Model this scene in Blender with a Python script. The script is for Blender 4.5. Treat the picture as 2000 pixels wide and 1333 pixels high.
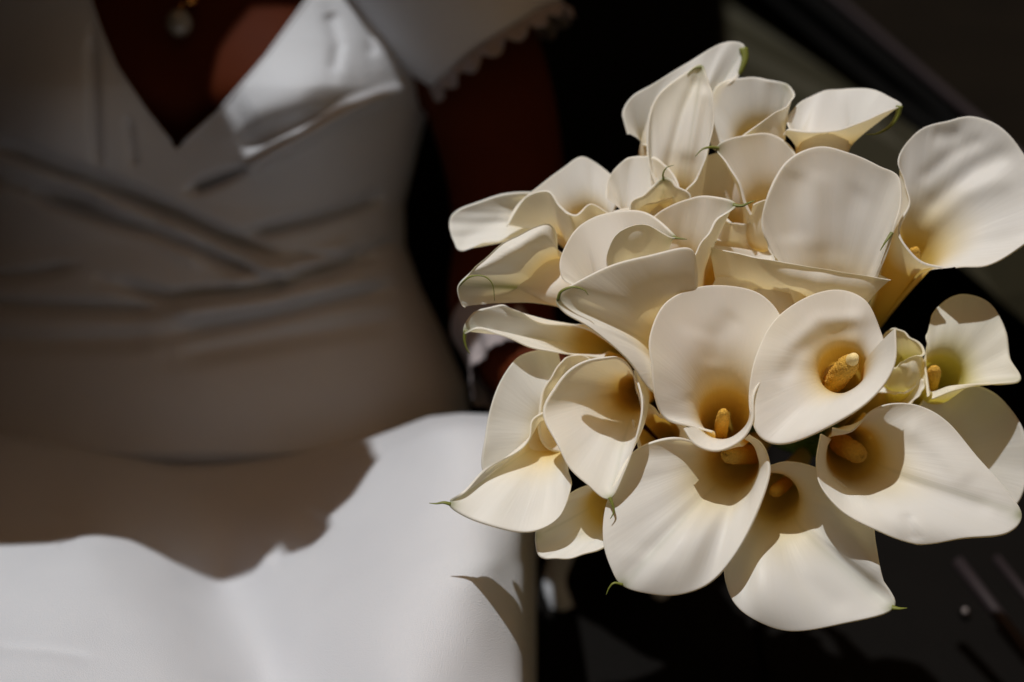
import bpy, bmesh, math, random
import numpy as np
from mathutils import Vector, Matrix
from mathutils.geometry import tessellate_polygon
R = math.radians
scn = bpy.context.scene
for o in list(bpy.data.objects): bpy.data.objects.remove(o)

# ------------------------------------------------------------------ camera, light, exposure
CAM_Z, PITCH = 1.20, R(35)
cam_data = bpy.data.cameras.new('camera'); cam = bpy.data.objects.new('camera', cam_data)
scn.collection.objects.link(cam); scn.camera = cam
cam.location = (0, 0, CAM_Z); cam.rotation_euler = (R(90) - PITCH, 0, 0)
cam_data.lens = 50; cam_data.sensor_width = 36; cam_data.clip_start = 0.02; cam_data.clip_end = 200
cam_data.dof.use_dof = True; cam_data.dof.focus_distance = 0.69; cam_data.dof.aperture_fstop = 3.0

SUN = Vector((0.20, -0.06, -0.97)).normalized()          # direction the sunlight travels
sun_data = bpy.data.lights.new('sun', 'SUN'); sun = bpy.data.objects.new('sun', sun_data)
scn.collection.objects.link(sun); sun_data.energy = 5.0; sun_data.angle = R(0.55); sun_data.color = (1.0, 1.0, 0.975)
sun.rotation_euler = SUN.to_track_quat('-Z', 'Y').to_euler(); sun.location = (0, 0.5, 4)
elev = math.asin(-SUN.z); azim = math.atan2(-SUN.x, -SUN.y)

world = bpy.data.worlds.new('World'); scn.world = world; world.use_nodes = True
wn = world.node_tree.nodes; wl = world.node_tree.links; wn.clear()
sky = wn.new('ShaderNodeTexSky'); sky.sky_type = 'NISHITA'; sky.sun_disc = False
sky.sun_elevation = elev; sky.sun_rotation = azim; sky.dust_density = 4.0; sky.ozone_density = 0.3
tint = wn.new('ShaderNodeMix'); tint.data_type = 'RGBA'; tint.blend_type = 'MULTIPLY'
tint.inputs[0].default_value = 1.0; tint.inputs[7].default_value = (1.0, 0.57, 0.26, 1)
bg = wn.new('ShaderNodeBackground'); bg.inputs[1].default_value = 0.09
wo = wn.new('ShaderNodeOutputWorld')
wl.new(sky.outputs[0], tint.inputs[6]); wl.new(tint.outputs[2], bg.inputs[0]); wl.new(bg.outputs[0], wo.inputs[0])

scn.view_settings.view_transform = 'Standard'; scn.view_settings.look = 'None'
scn.view_settings.exposure = -0.82; scn.view_settings.gamma = 1.0; scn.view_settings.use_curve_mapping = False
scn.render.engine = 'CYCLES'; scn.cycles.use_denoising = True
scn.cycles.max_bounces = 12; scn.cycles.diffuse_bounces = 6; scn.cycles.transmission_bounces = 8
scn.cycles.sample_clamp_indirect = 6; scn.cycles.caustics_reflective = False; scn.cycles.caustics_refractive = False

# ------------------------------------------------------------------ measuring: a picture position plus a distance in the place
D0 = 0.70; K = 36 / 50 / 2000.0; U = D0 * K       # one unit = 0.252 mm
_f = np.array([0, math.cos(PITCH), -math.sin(PITCH)]); _u = np.array([0, math.sin(PITCH), math.cos(PITCH)])
_r = np.array([1.0, 0, 0]); _c = np.array([0, 0, CAM_Z])
def W(p):
    p = np.asarray(p, float); d = (D0 + p[..., 2] * U)[..., None]
    return _c + d * (_f + _r * ((p[..., 0] - 1000) * K)[..., None] - _u * ((p[..., 1] - 666.5) * K)[..., None])
def V(x, y, z): return Vector(W([x, y, z]))
Ul = np.array

# ------------------------------------------------------------------ object helpers
def link(o, parent=None):
    scn.collection.objects.link(o)
    if parent is not None:
        o.parent = parent
        o.matrix_parent_inverse = Matrix.Translation(parent.location).inverted()
    return o
def tag(o, label=None, cat=None, group=None, kind=None):
    if label: o['label'] = label
    if cat: o['category'] = cat
    if group: o['group'] = group
    if kind: o['kind'] = kind
    return o
def empty(name, loc, label, cat, group=None):
    o = bpy.data.objects.new(name, None); o.location = loc; o.empty_display_size = 0.02
    return tag(link(o), label, cat, group)
def mesh_obj(name, verts, faces, mat, parent=None, smooth=True):
    me = bpy.data.meshes.new(name)
    me.from_pydata([tuple(map(float, v)) for v in verts], [], faces); me.update()
    if smooth: me.polygons.foreach_set('use_smooth', [True] * len(me.polygons))
    me.materials.append(mat)
    return link(bpy.data.objects.new(name, me), parent)
def grid_faces(nu, nv, closed=False):
    f = []
    for i in range(nu if closed else nu - 1):
        j = (i + 1) % nu
        for k in range(nv - 1): f.append((i * nv + k, j * nv + k, j * nv + k + 1, i * nv + k + 1))
    return f
def catmull(P, n, closed=False):
    P = np.asarray(P, float); m = len(P)
    Q = np.vstack([2 * P[0] - P[1], P, 2 * P[-1] - P[-2]])
    t = np.linspace(0, m - 1, n); i = np.minimum(t.astype(int), m - 2); f = (t - i)[:, None]
    a, b, c, d = Q[i], Q[i + 1], Q[i + 2], Q[i + 3]
    return 0.5 * (2 * b + (c - a) * f + (2 * a - 5 * b + 4 * c - d) * f ** 2 + (3 * b - a - 3 * c + d) * f ** 3)
def tube_data(path, radii, sides=12, cap=True, squash=1.0):
    path = np.asarray(path, float); n = len(path); verts = []; faces = []
    T = np.gradient(path, axis=0); T /= np.linalg.norm(T, axis=1)[:, None] + 1e-9
    ref = np.array([0, 0, 1.0]) if abs(T[0][2]) < 0.9 else np.array([1.0, 0, 0])
    a = np.cross(T[0], ref); a /= np.linalg.norm(a)
    for i in range(n):
        a = a - T[i] * a.dot(T[i]); a /= np.linalg.norm(a); b = np.cross(T[i], a)
        for k in range(sides):
            th = 2 * math.pi * k / sides
            verts.append(path[i] + radii[i] * (math.cos(th) * a + squash * math.sin(th) * b))
    for i in range(n - 1):
        for k in range(sides):
            k2 = (k + 1) % sides
            faces.append((i * sides + k, i * sides + k2, (i + 1) * sides + k2, (i + 1) * sides + k))
    if cap:
        faces.append(tuple(range(sides))[::-1]); faces.append(tuple((n - 1) * sides + k for k in range(sides)))
    return verts, faces
def round_tube(path, radii, sides=14, capn=4):
    """tube with rounded ends"""
    path = [np.asarray(p, float) for p in path]
    t0 = path[0] - path[1]; t0 /= np.linalg.norm(t0); t1 = path[-1] - path[-2]; t1 /= np.linalg.norm(t1)
    pre, prr, post, por = [], [], [], []
    for k in range(capn):
        a = math.pi / 2 * (1 - k / capn)
        pre.append(path[0] + t0 * radii[0] * math.sin(a)); prr.append(max(radii[0] * math.cos(a), radii[0] * 0.04))
        a = math.pi / 2 * ((k + 1) / capn)
        post.append(path[-1] + t1 * radii[-1] * math.sin(a)); por.append(max(radii[-1] * math.cos(a), radii[-1] * 0.04))
    return tube_data(pre + path + post, prr + list(radii) + por, sides)
def poly_dist(X, Y, path):
    """distance from points to a polyline and fraction along it"""
    best = np.full(X.shape, 1e9); frac = np.zeros(X.shape); L = 0; segs = []
    for (a, b) in zip(path[:-1], path[1:]):
        l = math.hypot(b[0] - a[0], b[1] - a[1]); segs.append((a, b, L, l)); L += l
    for a, b, l0, l in segs:
        dx, dy = (b[0] - a[0]) / l, (b[1] - a[1]) / l
        t = np.clip((X - a[0]) * dx + (Y - a[1]) * dy, 0, l)
        d = np.hypot(X - a[0] - t * dx, Y - a[1] - t * dy)
        m = d < best; best = np.where(m, d, best); frac = np.where(m, (l0 + t) / L, frac)
    return best, frac
def crease(X, Y, path, w, amp):
    d, f = poly_dist(X, Y, path)
    return amp * np.exp(-(d / w) ** 2) * np.clip(np.sin(np.pi * np.clip(f, 0.03, 0.97)) * 2.2, 0, 1)
class TPS:
    def __init__(s, pts):
        p = np.asarray(pts, float); n = len(p); s.c = p[:, :2] / 500; q = s.c
        d = np.hypot(q[:, None, 0] - q[None, :, 0], q[:, None, 1] - q[None, :, 1])
        A = np.zeros((n + 3, n + 3)); A[:n, :n] = s.k(d) + np.eye(n) * 2e-3; A[:n, n] = 1; A[:n, n + 1:] = q; A[n, :n] = 1; A[n + 1:, :n] = q.T
        s.w = np.linalg.solve(A, np.concatenate([p[:, 2], [0, 0, 0]]))
    @staticmethod
    def k(d): return np.where(d > 1e-9, d * d * np.log(np.maximum(d, 1e-9)), 0)
    def __call__(s, X, Y):
        X = np.asarray(X, float) / 500; Y = np.asarray(Y, float) / 500; n = len(s.c); out = s.w[n] + s.w[n + 1] * X + s.w[n + 2] * Y
        for i in range(n): out = out + s.w[i] * s.k(np.hypot(X - s.c[i, 0], Y - s.c[i, 1]))
        return out

# ------------------------------------------------------------------ materials
def new_mat(name):
    m = bpy.data.materials.new(name); m.use_nodes = True; nt = m.node_tree; nt.nodes.clear()
    out = nt.nodes.new('ShaderNodeOutputMaterial'); b = nt.nodes.new('ShaderNodeBsdfPrincipled')
    nt.links.new(b.outputs[0], out.inputs[0]); return m, nt, b, out
def bump(nt, b, src, dist, strength=1.0):
    n = nt.nodes.new('ShaderNodeBump'); n.inputs['Distance'].default_value = dist; n.inputs['Strength'].default_value = strength
    nt.links.new(src, n.inputs['Height']); nt.links.new(n.outputs[0], b.inputs['Normal']); return n
def noise(nt, scale, detail=4, coord='Object', vscale=None, rough=0.5):
    tc = nt.nodes.new('ShaderNodeTexCoord'); n = nt.nodes.new('ShaderNodeTexNoise')
    n.inputs['Scale'].default_value = scale; n.inputs['Detail'].default_value = detail; n.inputs['Roughness'].default_value = rough
    if vscale:
        mp = nt.nodes.new('ShaderNodeMapping'); mp.inputs['Scale'].default_value = vscale
        nt.links.new(tc.outputs[coord], mp.inputs[0]); nt.links.new(mp.outputs[0], n.inputs[0])
    else: nt.links.new(tc.outputs[coord], n.inputs[0])
    return n
def mixc(nt, fac, a, b, blend='MIX'):
    m = nt.nodes.new('ShaderNodeMix'); m.data_type = 'RGBA'; m.blend_type = blend
    for i, s in ((0, fac), (6, a), (7, b)):
        if hasattr(s, 'links'): nt.links.new(s, m.inputs[i])
        elif i == 0: m.inputs[0].default_value = s
        else: m.inputs[i].default_value = (*s, 1)
    return m.outputs[2]
def simple(name, col, rough=0.5, metal=0.0, var=0.15, scale=40, bd=0.0, bscale=200, coat=0, spec=0.5):
    m, nt, b, out = new_mat(name)
    n = noise(nt, scale)
    c = mixc(nt, n.outputs[0], [x * (1 - var) for x in col], [min(1, x * (1 + var)) for x in col])
    nt.links.new(c, b.inputs['Base Color']); b.inputs['Roughness'].default_value = rough; b.inputs['Metallic'].default_value = metal
    b.inputs['Coat Weight'].default_value = coat; b.inputs['Specular IOR Level'].default_value = spec
    if bd:
        n2 = noise(nt, bscale); bump(nt, b, n2.outputs[0], bd)
    return m

def petal_material(name, white, warm, throat, green, trans):
    m, nt, b, out = new_mat(name)
    at = nt.nodes.new('ShaderNodeVertexColor'); at.layer_name = 'tint'
    sp = nt.nodes.new('ShaderNodeSeparateColor'); nt.links.new(at.outputs[0], sp.inputs[0])
    nz = noise(nt, 55, 3)
    c = mixc(nt, nz.outputs[0], white, [white[0] * 0.985, white[1] * 0.975, white[2] * 0.94])
    # fine lengthwise veins in the spathe's own coordinates
    vn = noise(nt, 1.0, 3, 'UV', (34, 1.6, 1)); vn2 = noise(nt, 1.0, 2, 'UV', (110, 2.5, 1))
    mr = nt.nodes.new('ShaderNodeMapRange'); mr.inputs[1].default_value = 0.42; mr.inputs[2].default_value = 0.7; mr.inputs[4].default_value = 0.16
    nt.links.new(vn.outputs[0], mr.inputs[0]); c = mixc(nt, mr.outputs[0], c, [white[0] * 0.95, white[1] * 0.93, white[2] * 0.84])
    c = mixc(nt, sp.outputs[0], c, throat)
    g = mixc(nt, nz.outputs[0], green, [green[0] * 1.5, green[1] * 1.4, green[2] * 1.3])
    c = mixc(nt, sp.outputs[1], c, g)
    nt.links.new(c, b.inputs['Base Color']); b.inputs['Roughness'].default_value = 0.48
    b.inputs['Specular IOR Level'].default_value = 0.35; b.inputs['Sheen Weight'].default_value = 0.08
    ad = nt.nodes.new('ShaderNodeMath'); ad.operation = 'ADD'; nt.links.new(vn.outputs[0], ad.inputs[0]); nt.links.new(vn2.outputs[0], ad.inputs[1])
    bp = bump(nt, b, ad.outputs[0], 0.0004, 0.28)
    tr = nt.nodes.new('ShaderNodeBsdfTranslucent'); nt.links.new(mixc(nt, 1.0, c, warm, 'MULTIPLY'), tr.inputs[0]); nt.links.new(bp.outputs[0], tr.inputs[1])
    mx = nt.nodes.new('ShaderNodeMixShader'); mx.inputs[0].default_value = trans
    nt.links.new(b.outputs[0], mx.inputs[1]); nt.links.new(tr.outputs[0], mx.inputs[2]); nt.links.new(mx.outputs[0], out.inputs[0])
    return m
M = {}
M['petal'] = petal_material('lily_spathe', (0.955, 0.98, 0.985), (1.0, 0.83, 0.48), (0.90, 0.68, 0.12), (0.16, 0.20, 0.025), 0.38)
M['petal_green'] = petal_material('young_lily_spathe', (0.97, 0.97, 0.88), (1.0, 0.90, 0.48), (0.76, 0.70, 0.10), (0.14, 0.2, 0.02), 0.42)
M['tail'] = simple('green_tip', (0.15, 0.17, 0.025), 0.5, var=0.4, scale=150)
M['stem'] = simple('lily_stem', (0.10, 0.19, 0.035), 0.4, var=0.25, scale=60)
M['spadix'] = simple('lily_spadix', (0.72, 0.42, 0.06), 0.8, var=0.25, scale=900, bd=0.0012, bscale=1300)
M['spadix_pale'] = simple('pale_spadix', (0.85, 0.68, 0.32), 0.7, var=0.1, scale=500, bd=0.0003, bscale=1500)
# gown: heavy white crepe
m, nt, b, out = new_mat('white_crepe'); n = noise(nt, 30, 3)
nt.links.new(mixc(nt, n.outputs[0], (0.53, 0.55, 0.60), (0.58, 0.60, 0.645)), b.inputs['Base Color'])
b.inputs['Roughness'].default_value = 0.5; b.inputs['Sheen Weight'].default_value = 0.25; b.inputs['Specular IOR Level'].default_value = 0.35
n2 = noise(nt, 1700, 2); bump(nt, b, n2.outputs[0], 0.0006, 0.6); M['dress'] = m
M['lace'] = simple('white_lace', (0.30, 0.265, 0.275), 0.8, var=0.3, scale=260, bd=0.002, bscale=420)
m, nt, b, out = new_mat('skin'); n = noise(nt, 40, 4)
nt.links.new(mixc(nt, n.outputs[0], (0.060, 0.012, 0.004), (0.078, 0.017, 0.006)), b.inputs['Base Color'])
b.inputs['Roughness'].default_value = 0.6; b.inputs['Specular IOR Level'].default_value = 0.04; b.inputs['Subsurface Weight'].default_value = 0.12; b.inputs['Subsurface Radius'].default_value = (0.012, 0.004, 0.002); b.inputs['Subsurface Scale'].default_value = 0.5
n2 = noise(nt, 600, 3); bump(nt, b, n2.outputs[0], 0.0004, 0.5); M['skin'] = m
M['hair'] = simple('dark_hair', (0.012, 0.008, 0.006), 0.4, var=0.4, scale=80, bd=0.003, bscale=150)
M['leather'] = simple('black_leather', (0.003, 0.0024, 0.002), 0.7, spec=0.08, var=0.3, scale=30, bd=0.0010, bscale=420)
M['panel'] = simple('grey_green_trim', (0.030, 0.027, 0.015), 0.6, spec=0.25, var=0.08, scale=25, bd=0.0003, bscale=900)
M['rubber'] = simple('black_rubber', (0.003, 0.003, 0.003), 0.7, var=0.3, spec=0.05)
M['plum'] = simple('dull_plum_metal', (0.022, 0.016, 0.018), 0.6, 0.0, spec=0.2, var=0.15)
M['darktrim'] = simple('dark_brown_trim', (0.005, 0.0035, 0.002), 0.8, spec=0.05, var=0.4, scale=12, bd=0.0006, bscale=500)
M['blocker'] = simple('blocker_matte', (0.05, 0.045, 0.04), 0.9, var=0.2)
M['pearl'] = simple('pearl', (0.20, 0.18, 0.15), 0.12, 0.0, var=0.08, coat=1.0)
M['gold'] = simple('gold', (0.60, 0.27, 0.07), 0.25, 1.0, var=0.1)
M['chrome'] = simple('chrome', (0.25, 0.22, 0.22), 0.3, 1.0, var=0.05)

# ------------------------------------------------------------------ gown surfaces (used by body, gown and the sun blocker's edge)
_ry = [-260, -150, 0, 80, 170, 260, 400, 480, 560, 650, 760, 880, 960]
_rx = [900, 905, 880, 868, 850, 822, 788, 790, 818, 862, 908, 925, 925]
_zf = [1010, 930, 860, 850, 850, 870, 905, 905, 890, 870, 835, 800, 800]
def xR(y): return np.interp(y, _ry, _rx)
def zfront(y): return np.interp(y, _ry, _zf)
XC = 345.0
CREASES = [
    ([(-60, 262), (150, 340), (270, 388), (420, 458), (570, 522)], 17, 38), ([(40, 372), (170, 410), (300, 450), (400, 490), (535, 552)], 15, 30),
    ([(-60, 330), (90, 372), (200, 402)], 16, 26), ([(470, 462), (600, 432), (700, 402), (760, 372)], 13, 26),
    ([(372, 372), (430, 350), (492, 322)], 11, 34), ([(-100, 592), (120, 600), (335, 607)], 14, 22),
    ([(200, 548), (330, 582), (530, 562), (720, 505)], 14, 24), ([(320, 655), (500, 622), (650, 585), (790, 560)], 17, 20),
    ([(-60, 545), (60, 535), (145, 520)], 11, 18), ([(560, 500), (680, 500), (780, 470)], 10, 16), ([(330, 700), (560, 660), (800, 620)], 22, 12),
    ([(180, 60), (184, 200), (190, 330)], 10, 12), ([(250, 230), (262, 330)], 8, 8), ([(500, 545), (640, 520), (760, 500)], 9, 14),
    ([(-120, 660), (100, 668), (330, 660)], 20, 14), ([(460, 290), (540, 250), (640, 222)], 20, 9), ([(640, 20), (660, 90), (650, 150)], 14, 9), ([(690, -20), (720, 70), (730, 120)], 12, 8)]
RIDGES = [([(430, 352), (490, 322), (600, 262), (690, 212), (800, 172)], 13, -26), ([(300, 420), (450, 492), (600, 545)], 16, -20),
    ([(120, 330), (260, 420), (420, 520)], 22, -14), ([(420, 560), (560, 530), (700, 470)], 18, -14), ([(300, 615), (520, 590), (760, 540)], 18, -14), ([(470, 240), (560, 190), (700, 150)], 50, -9)]
def bodice_z(X, Y, folds=True):
    hw = xR(Y) - XC; s = np.clip((X - XC) / hw, -1, 1); c = np.sqrt(np.maximum(0, 1 - s * s))
    z = zfront(Y) + 430 * (1 - c)
    z = z - 125 * np.exp(-((X - 610) / 165) ** 2 - ((Y - 215) / 150) ** 2) - 125 * np.exp(-((X - 85) / 165) ** 2 - ((Y - 235) / 150) ** 2)
    z = z - 40 * np.exp(-((X - 420) / 300) ** 2 - ((Y - 760) / 130) ** 2)
    if folds:
        for p, w, a in CREASES + RIDGES: z = z + crease(X, Y, p, w, a * 1.9)
    return z
def Vl(y): return np.interp(y, [-260, -150, 0, 60, 130, 215, 292], [125, 140, 175, 196, 226, 283, 344])
def Vr(y): return np.interp(y, [-260, -150, 0, 110, 215, 292], [770, 705, 600, 520, 430, 344])
SK = TPS([(-600, 830, 860), (-300, 830, 850), (0, 830, 850), (200, 860, 840), (345, 890, 830), (600, 865, 830), (700, 845, 720),
    (-600, 1000, 520), (-200, 1000, 470), (100, 1000, 480), (345, 1000, 590), (480, 1000, 600), (620, 1000, 480), (760, 1000, 300), (880, 1000, 210), (980, 1000, 240),
    (780, 830, 560), (870, 812, 440), (960, 815, 440), (880, 900, 305), (980, 900, 310), (720, 920, 480),
    (-300, 1100, 270), (0, 1090, 270), (180, 1090, 262), (320, 1120, 330), (430, 1135, 465), (520, 1110, 420), (640, 1100, 290), (800, 1100, 120), (900, 1100, 90), (960, 1100, 120), (1015, 1100, 240),
    (-300, 1220, 80), (0, 1220, 60), (200, 1220, 60), (350, 1230, 120), (470, 1230, 265), (570, 1220, 190), (700, 1220, 60), (850, 1220, -5), (940, 1220, 40), (1020, 1220, 150),
    (-300, 1340, -100), (0, 1340, -130), (200, 1340, -125), (400, 1340, -40), (520, 1340, 100), (640, 1340, 0), (800, 1340, -140), (920, 1340, -60), (1025, 1340, 80),
    (-300, 1600, -420), (200, 1600, -450), (540, 1600, -300), (900, 1600, -440), (1030, 1600, -220)])
SKF = [([(-20, 1268), (90, 1275), (190, 1290)], 12, 7), ([(640, 1000), (600, 1060), (520, 1100)], 30, 18), ([(720, 880), (800, 850), (900, 800)], 12, 16),
    ([(110, 1072), (130, 1060), (150, 1048)], 8, 8), ([(560, 1080), (590, 1075), (640, 1040)], 10, 9), ([(60, 1000), (200, 1030), (330, 1080)], 16, 10)]
def skirt_z(X, Y):
    z = SK(X, Y)
    for p, w, a in SKF: z = z + crease(X, Y, p, w, a)
    return z
def Wn(x, y, z): return W(np.stack([np.asarray(x, float), np.asarray(y, float), np.asarray(z, float)], -1))

# ------------------------------------------------------------------ the car: seat and door, plus added light blockers
def slab(name, pts, thick, mat, parent=None, bev=0.004):
    """a panel: outline points (world), given thickness away from its face, softened edges"""
    P = [Vector(p) for p in pts]; n = (P[1] - P[0]).cross(P[2] - P[0]).normalized()
    bm = bmesh.new(); f = bm.faces.new([bm.verts.new(p) for p in P])
    r = bmesh.ops.extrude_face_region(bm, geom=[f])
    for v in r['geom']:
        if isinstance(v, bmesh.types.BMVert): v.co += n * thick
    bmesh.ops.recalc_face_normals(bm, faces=bm.faces)
    if bev: bmesh.ops.bevel(bm, geom=list(bm.edges), offset=bev, segments=3, affect='EDGES', profile=0.5)
    me = bpy.data.meshes.new(name); bm.to_mesh(me); bm.free(); me.materials.append(mat)
    for p in me.polygons: p.use_smooth = False
    return link(bpy.data.objects.new(name, me), parent)
def cushion(name, loc, size, mat, parent, rot=0.0, puff=0.02, nx=26, ny=26):
    """a padded block with rounded faces"""
    bm = bmesh.new(); bmesh.ops.create_cube(bm, size=1.0); bmesh.ops.subdivide_edges(bm, edges=bm.edges, cuts=9, use_grid_fill=True)
    for v in bm.verts:
        c = v.co * 2; k = 1 - puff * 3 * (abs(c.x) ** 4 * abs(c.y) ** 4 + abs(c.y) ** 4 * abs(c.z) ** 4 + abs(c.x) ** 4 * abs(c.z) ** 4)
        v.co = Vector((v.co.x * size[0] * k, v.co.y * size[1] * k, v.co.z * size[2] * k))
        g = (1 - c.x ** 2) * (1 - c.y ** 2)
        v.co.z += math.copysign(puff * 0.6 * max(0, g), c.z) if abs(c.z) > 0.99 else 0
    bmesh.ops.rotate(bm, verts=bm.verts, cent=(0, 0, 0), matrix=Matrix.Rotation(rot, 3, 'X'))
    bmesh.ops.translate(bm, verts=bm.verts, vec=loc)
    me = bpy.data.meshes.new(name); bm.to_mesh(me); bm.free(); me.materials.append(mat)
    for p in me.polygons: p.use_smooth = True
    return link(bpy.data.objects.new(name, me), parent)
seat = empty('leather_seat', (0, 0.9, 0.3), 'black leather car seat under and behind the seated woman', 'car seat')
cushion('seat_cushion', (-0.05, 0.56, 0.36), (1.25, 0.80, 0.20), M['leather'], seat, R(4))
cushion('seat_back', (-0.205, 1.16, 0.53), (0.78, 0.20, 0.76), M['leather'], seat, R(-16))
for sx in (-0.03, 0.12):      # stitched seams of the cushion
    pth = [np.array([sx + 0.05, y, 0.474 + 0.07 * (y - 0.56)]) for y in np.linspace(0.2, 0.92, 14)]
    v, f = tube_data(pth, [0.003] * 14, 8); mesh_obj('seam', v, f, M['leather'], seat)

door = empty('vehicle_door', V(1700, 400, 1900), 'dark car door with grey green inner panel beside the bouquet', 'car door')
def L(pts): return [W([x, y, (d - D0) / U]) for x, y, d in pts]
slab('door_panel', L([(1300, -215, 1.62), (1548, 0, 1.46), (1858, 252, 1.22), (2150, 490, 1.05), (2200, 700, 1.03), (2000, 540, 1.12), (1660, 268, 1.36), (1300, -20, 1.62)]), 0.03, M['panel'], door, 0.006)
slab('window_seal', L([(1300, -260, 1.615), (1620, 0, 1.42), (1905, 235, 1.20), (2150, 440, 1.04), (2150, 496, 1.045), (1858, 256, 1.215), (1548, 4, 1.455), (1300, -211, 1.615)]), 0.02, M['rubber'], door, 0.005)
v, f = tube_data(L([(1300, -275, 1.60), (1480, -125, 1.5), (1640, 5, 1.41), (1900, 228, 1.195), (2150, 438, 1.03)]), [0.0042] * 5, 10); mesh_obj('trim_strip', v, f, M['plum'], door)
slab('window_frame', L([(1300, -285, 1.66), (1650, 0, 1.46), (1905, 222, 1.24), (2150, 420, 1.08), (2500, 420, 1.08), (2500, -300, 1.6)]), 0.03, M['darktrim'], door, 0.004)
slab('lower_panel', L([(1300, -10, 1.66), (1660, 274, 1.40), (2000, 546, 1.16), (2300, 780, 1.05), (2500, 1700, 0.92), (1300, 1500, 1.75)]), 0.03, M['leather'], door, 0.006)
for a, bb, rr in (((1868, 1095, 0.93), (2060, 1345, 0.88), 0.0042), ((1945, 1090, 0.95), (2080, 1260, 0.90), 0.003)):
    v, f = tube_data(L([a, [(p + q) / 2 for p, q in zip(a, bb)], bb]), [rr] * 3, 10); mesh_obj('sill_strip', v, f, M['plum'], door)
v, f = round_tube(L([(1885, 1195, 0.99), (1885, 1195, 0.985)]), [0.0032, 0.0028], 14); mesh_obj('stud', v, f, M['chrome'], door)

# added unseen plate: its front edge and opening shape the sunlight on the gown
BLOCKER_Z = 1.42
def up_to_blocker(p):
    p = np.asarray(p, float); t = (BLOCKER_Z - p[2]) / -SUN.z
    return Vector(p - np.array(SUN) * t)
def on_skirt(x, y): return up_to_blocker(W([x, y, float(skirt_z(np.array([x]), np.array([y]))[0])]))
def on_bodice(x, y): return up_to_blocker(W([x, y, float(bodice_z(np.array([float(x)]), np.array([float(y)]), False)[0])]))
edge = [on_skirt(x, y) for x, y in [(-600, 1070), (-200, 1070), (0, 1066), (90, 1062), (170, 1046), (240, 1052), (320, 1090), (400, 1124), (440, 1132), (490, 1118), (510, 1092), (540, 1062), (560, 1084), (600, 1072), (635, 1040), (632, 1020), (680, 975), (728, 905), (718, 888), (706, 850)]]
edge += [up_to_blocker(W(p)) for p in [(680, 800, 700), (800, 790, 780), (860, 775, 830), (940, 700, 880), (1030, 650, 860), (1080, 540, 580), (1110, 480, 540), (1230, 150, 430), (1330, 60, 500), (1385, 20, 1200), (1390, 0, 2000), (1390, -200, 3600)]]
e0, e1 = edge[0], edge[-1]
outer = edge + [Vector((e1.x, 2.6, BLOCKER_Z)), Vector((-1.2, 2.6, BLOCKER_Z)), Vector((-1.2, e0.y, BLOCKER_Z))]
hole = [on_bodice(x, y) for x, y in [(640, -60), (560, -20), (470, -20), (405, 60), (385, 140), (420, 205), (466, 300), (484, 345), (600, 290), (700, 228), (800, 170), (752, 100), (718, 30), (690, -60)]]
for i_ in range(8, 11): hole[i_].y -= 0.008
tri = tessellate_polygon([outer, hole]); allv = outer + hole
bm = bmesh.new(); bv = [bm.verts.new(p) for p in allv]
for t in tri:
    try: bm.faces.new([bv[i] for i in t])
    except ValueError: pass
r = bmesh.ops.extrude_face_region(bm, geom=list(bm.faces))
for v_ in r['geom']:
    if isinstance(v_, bmesh.types.BMVert): v_.co.z += 0.02
bmesh.ops.recalc_face_normals(bm, faces=bm.faces)
me = bpy.data.meshes.new('sun_blocker'); bm.to_mesh(me); bm.free(); me.materials.append(M['blocker'])
tag(link(bpy.data.objects.new('sun_blocker', me)), kind='structure')
slab('sky_blocker', [(-0.56, -1.2, 0.05), (-0.56, 2.4, 0.05), (-0.56, 2.4, 1.66), (-0.56, -1.2, 1.66)], 0.04, M['darktrim'])['kind'] = 'structure'  # unseen wall added to block sky light from the left
slab('car_rear', [(-0.66, 1.75, 0.05), (1.3, 1.75, 0.05), (1.3, 1.75, 1.40), (-0.66, 1.75, 1.40)], 0.04, M['darktrim'])['kind'] = 'structure'
gm = [(-6, -6, 0), (6, -6, 0), (6, 8, 0), (-6, 8, 0)]
tag(mesh_obj('ground', gm, [(0, 1, 2, 3)], simple('dark_asphalt', (0.03, 0.028, 0.026), 0.9, bd=0.004, bscale=120), smooth=False), kind='structure')

# ------------------------------------------------------------------ the woman: one continuous body, gown as clothing
person = empty('person', V(345, 900, 1000), 'seated woman in a white wrap gown with a deep V neckline, holding the bouquet', 'person')
bvs, bfs = [], []
def addp(v, f):
    o = len(bvs); bvs.extend([np.asarray(x, float) for x in v]); bfs.extend([tuple(i + o for i in q) for q in f])
ys = np.linspace(-200, 1000, 60); ph = np.linspace(-math.pi, math.pi, 72, endpoint=False)
tv = []
for y in ys:
    hw = (xR(y) - XC) * 0.955
    for p in ph:
        x = XC + hw * math.sin(p)
        ins = float(np.interp(y, [190, 300], [34, 105])); z = float(bodice_z(np.array([x]), np.array([y]), False)[0]) + ins if math.cos(p) > 0 else zfront(y) + 430 * (1 - math.cos(p)) + ins
        tv.append(W([x, y, z]))
nph = len(ph); tf = [(i * nph + k, i * nph + (k + 1) % nph, (i + 1) * nph + (k + 1) % nph, (i + 1) * nph + k) for i in range(len(ys) - 1) for k in range(nph)]
tf += [tuple(range(nph)), tuple((len(ys) - 1) * nph + k for k in range(nph))]
addp(tv, tf)
def limb(pts, rad, sides=16):
    P = catmull([W(p) for p in pts], len(pts) * 6); rr = np.interp(np.linspace(0, 1, len(P)), np.linspace(0, 1, len(rad)), rad)
    addp(*round_tube(list(P), list(rr), sides))
limb([(345, -120, 1250), (350, -330, 1230), (352, -480, 1190)], [0.075, 0.056, 0.058])                  # neck
hc = W([352, -690, 1120])                                                                                # head
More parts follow.
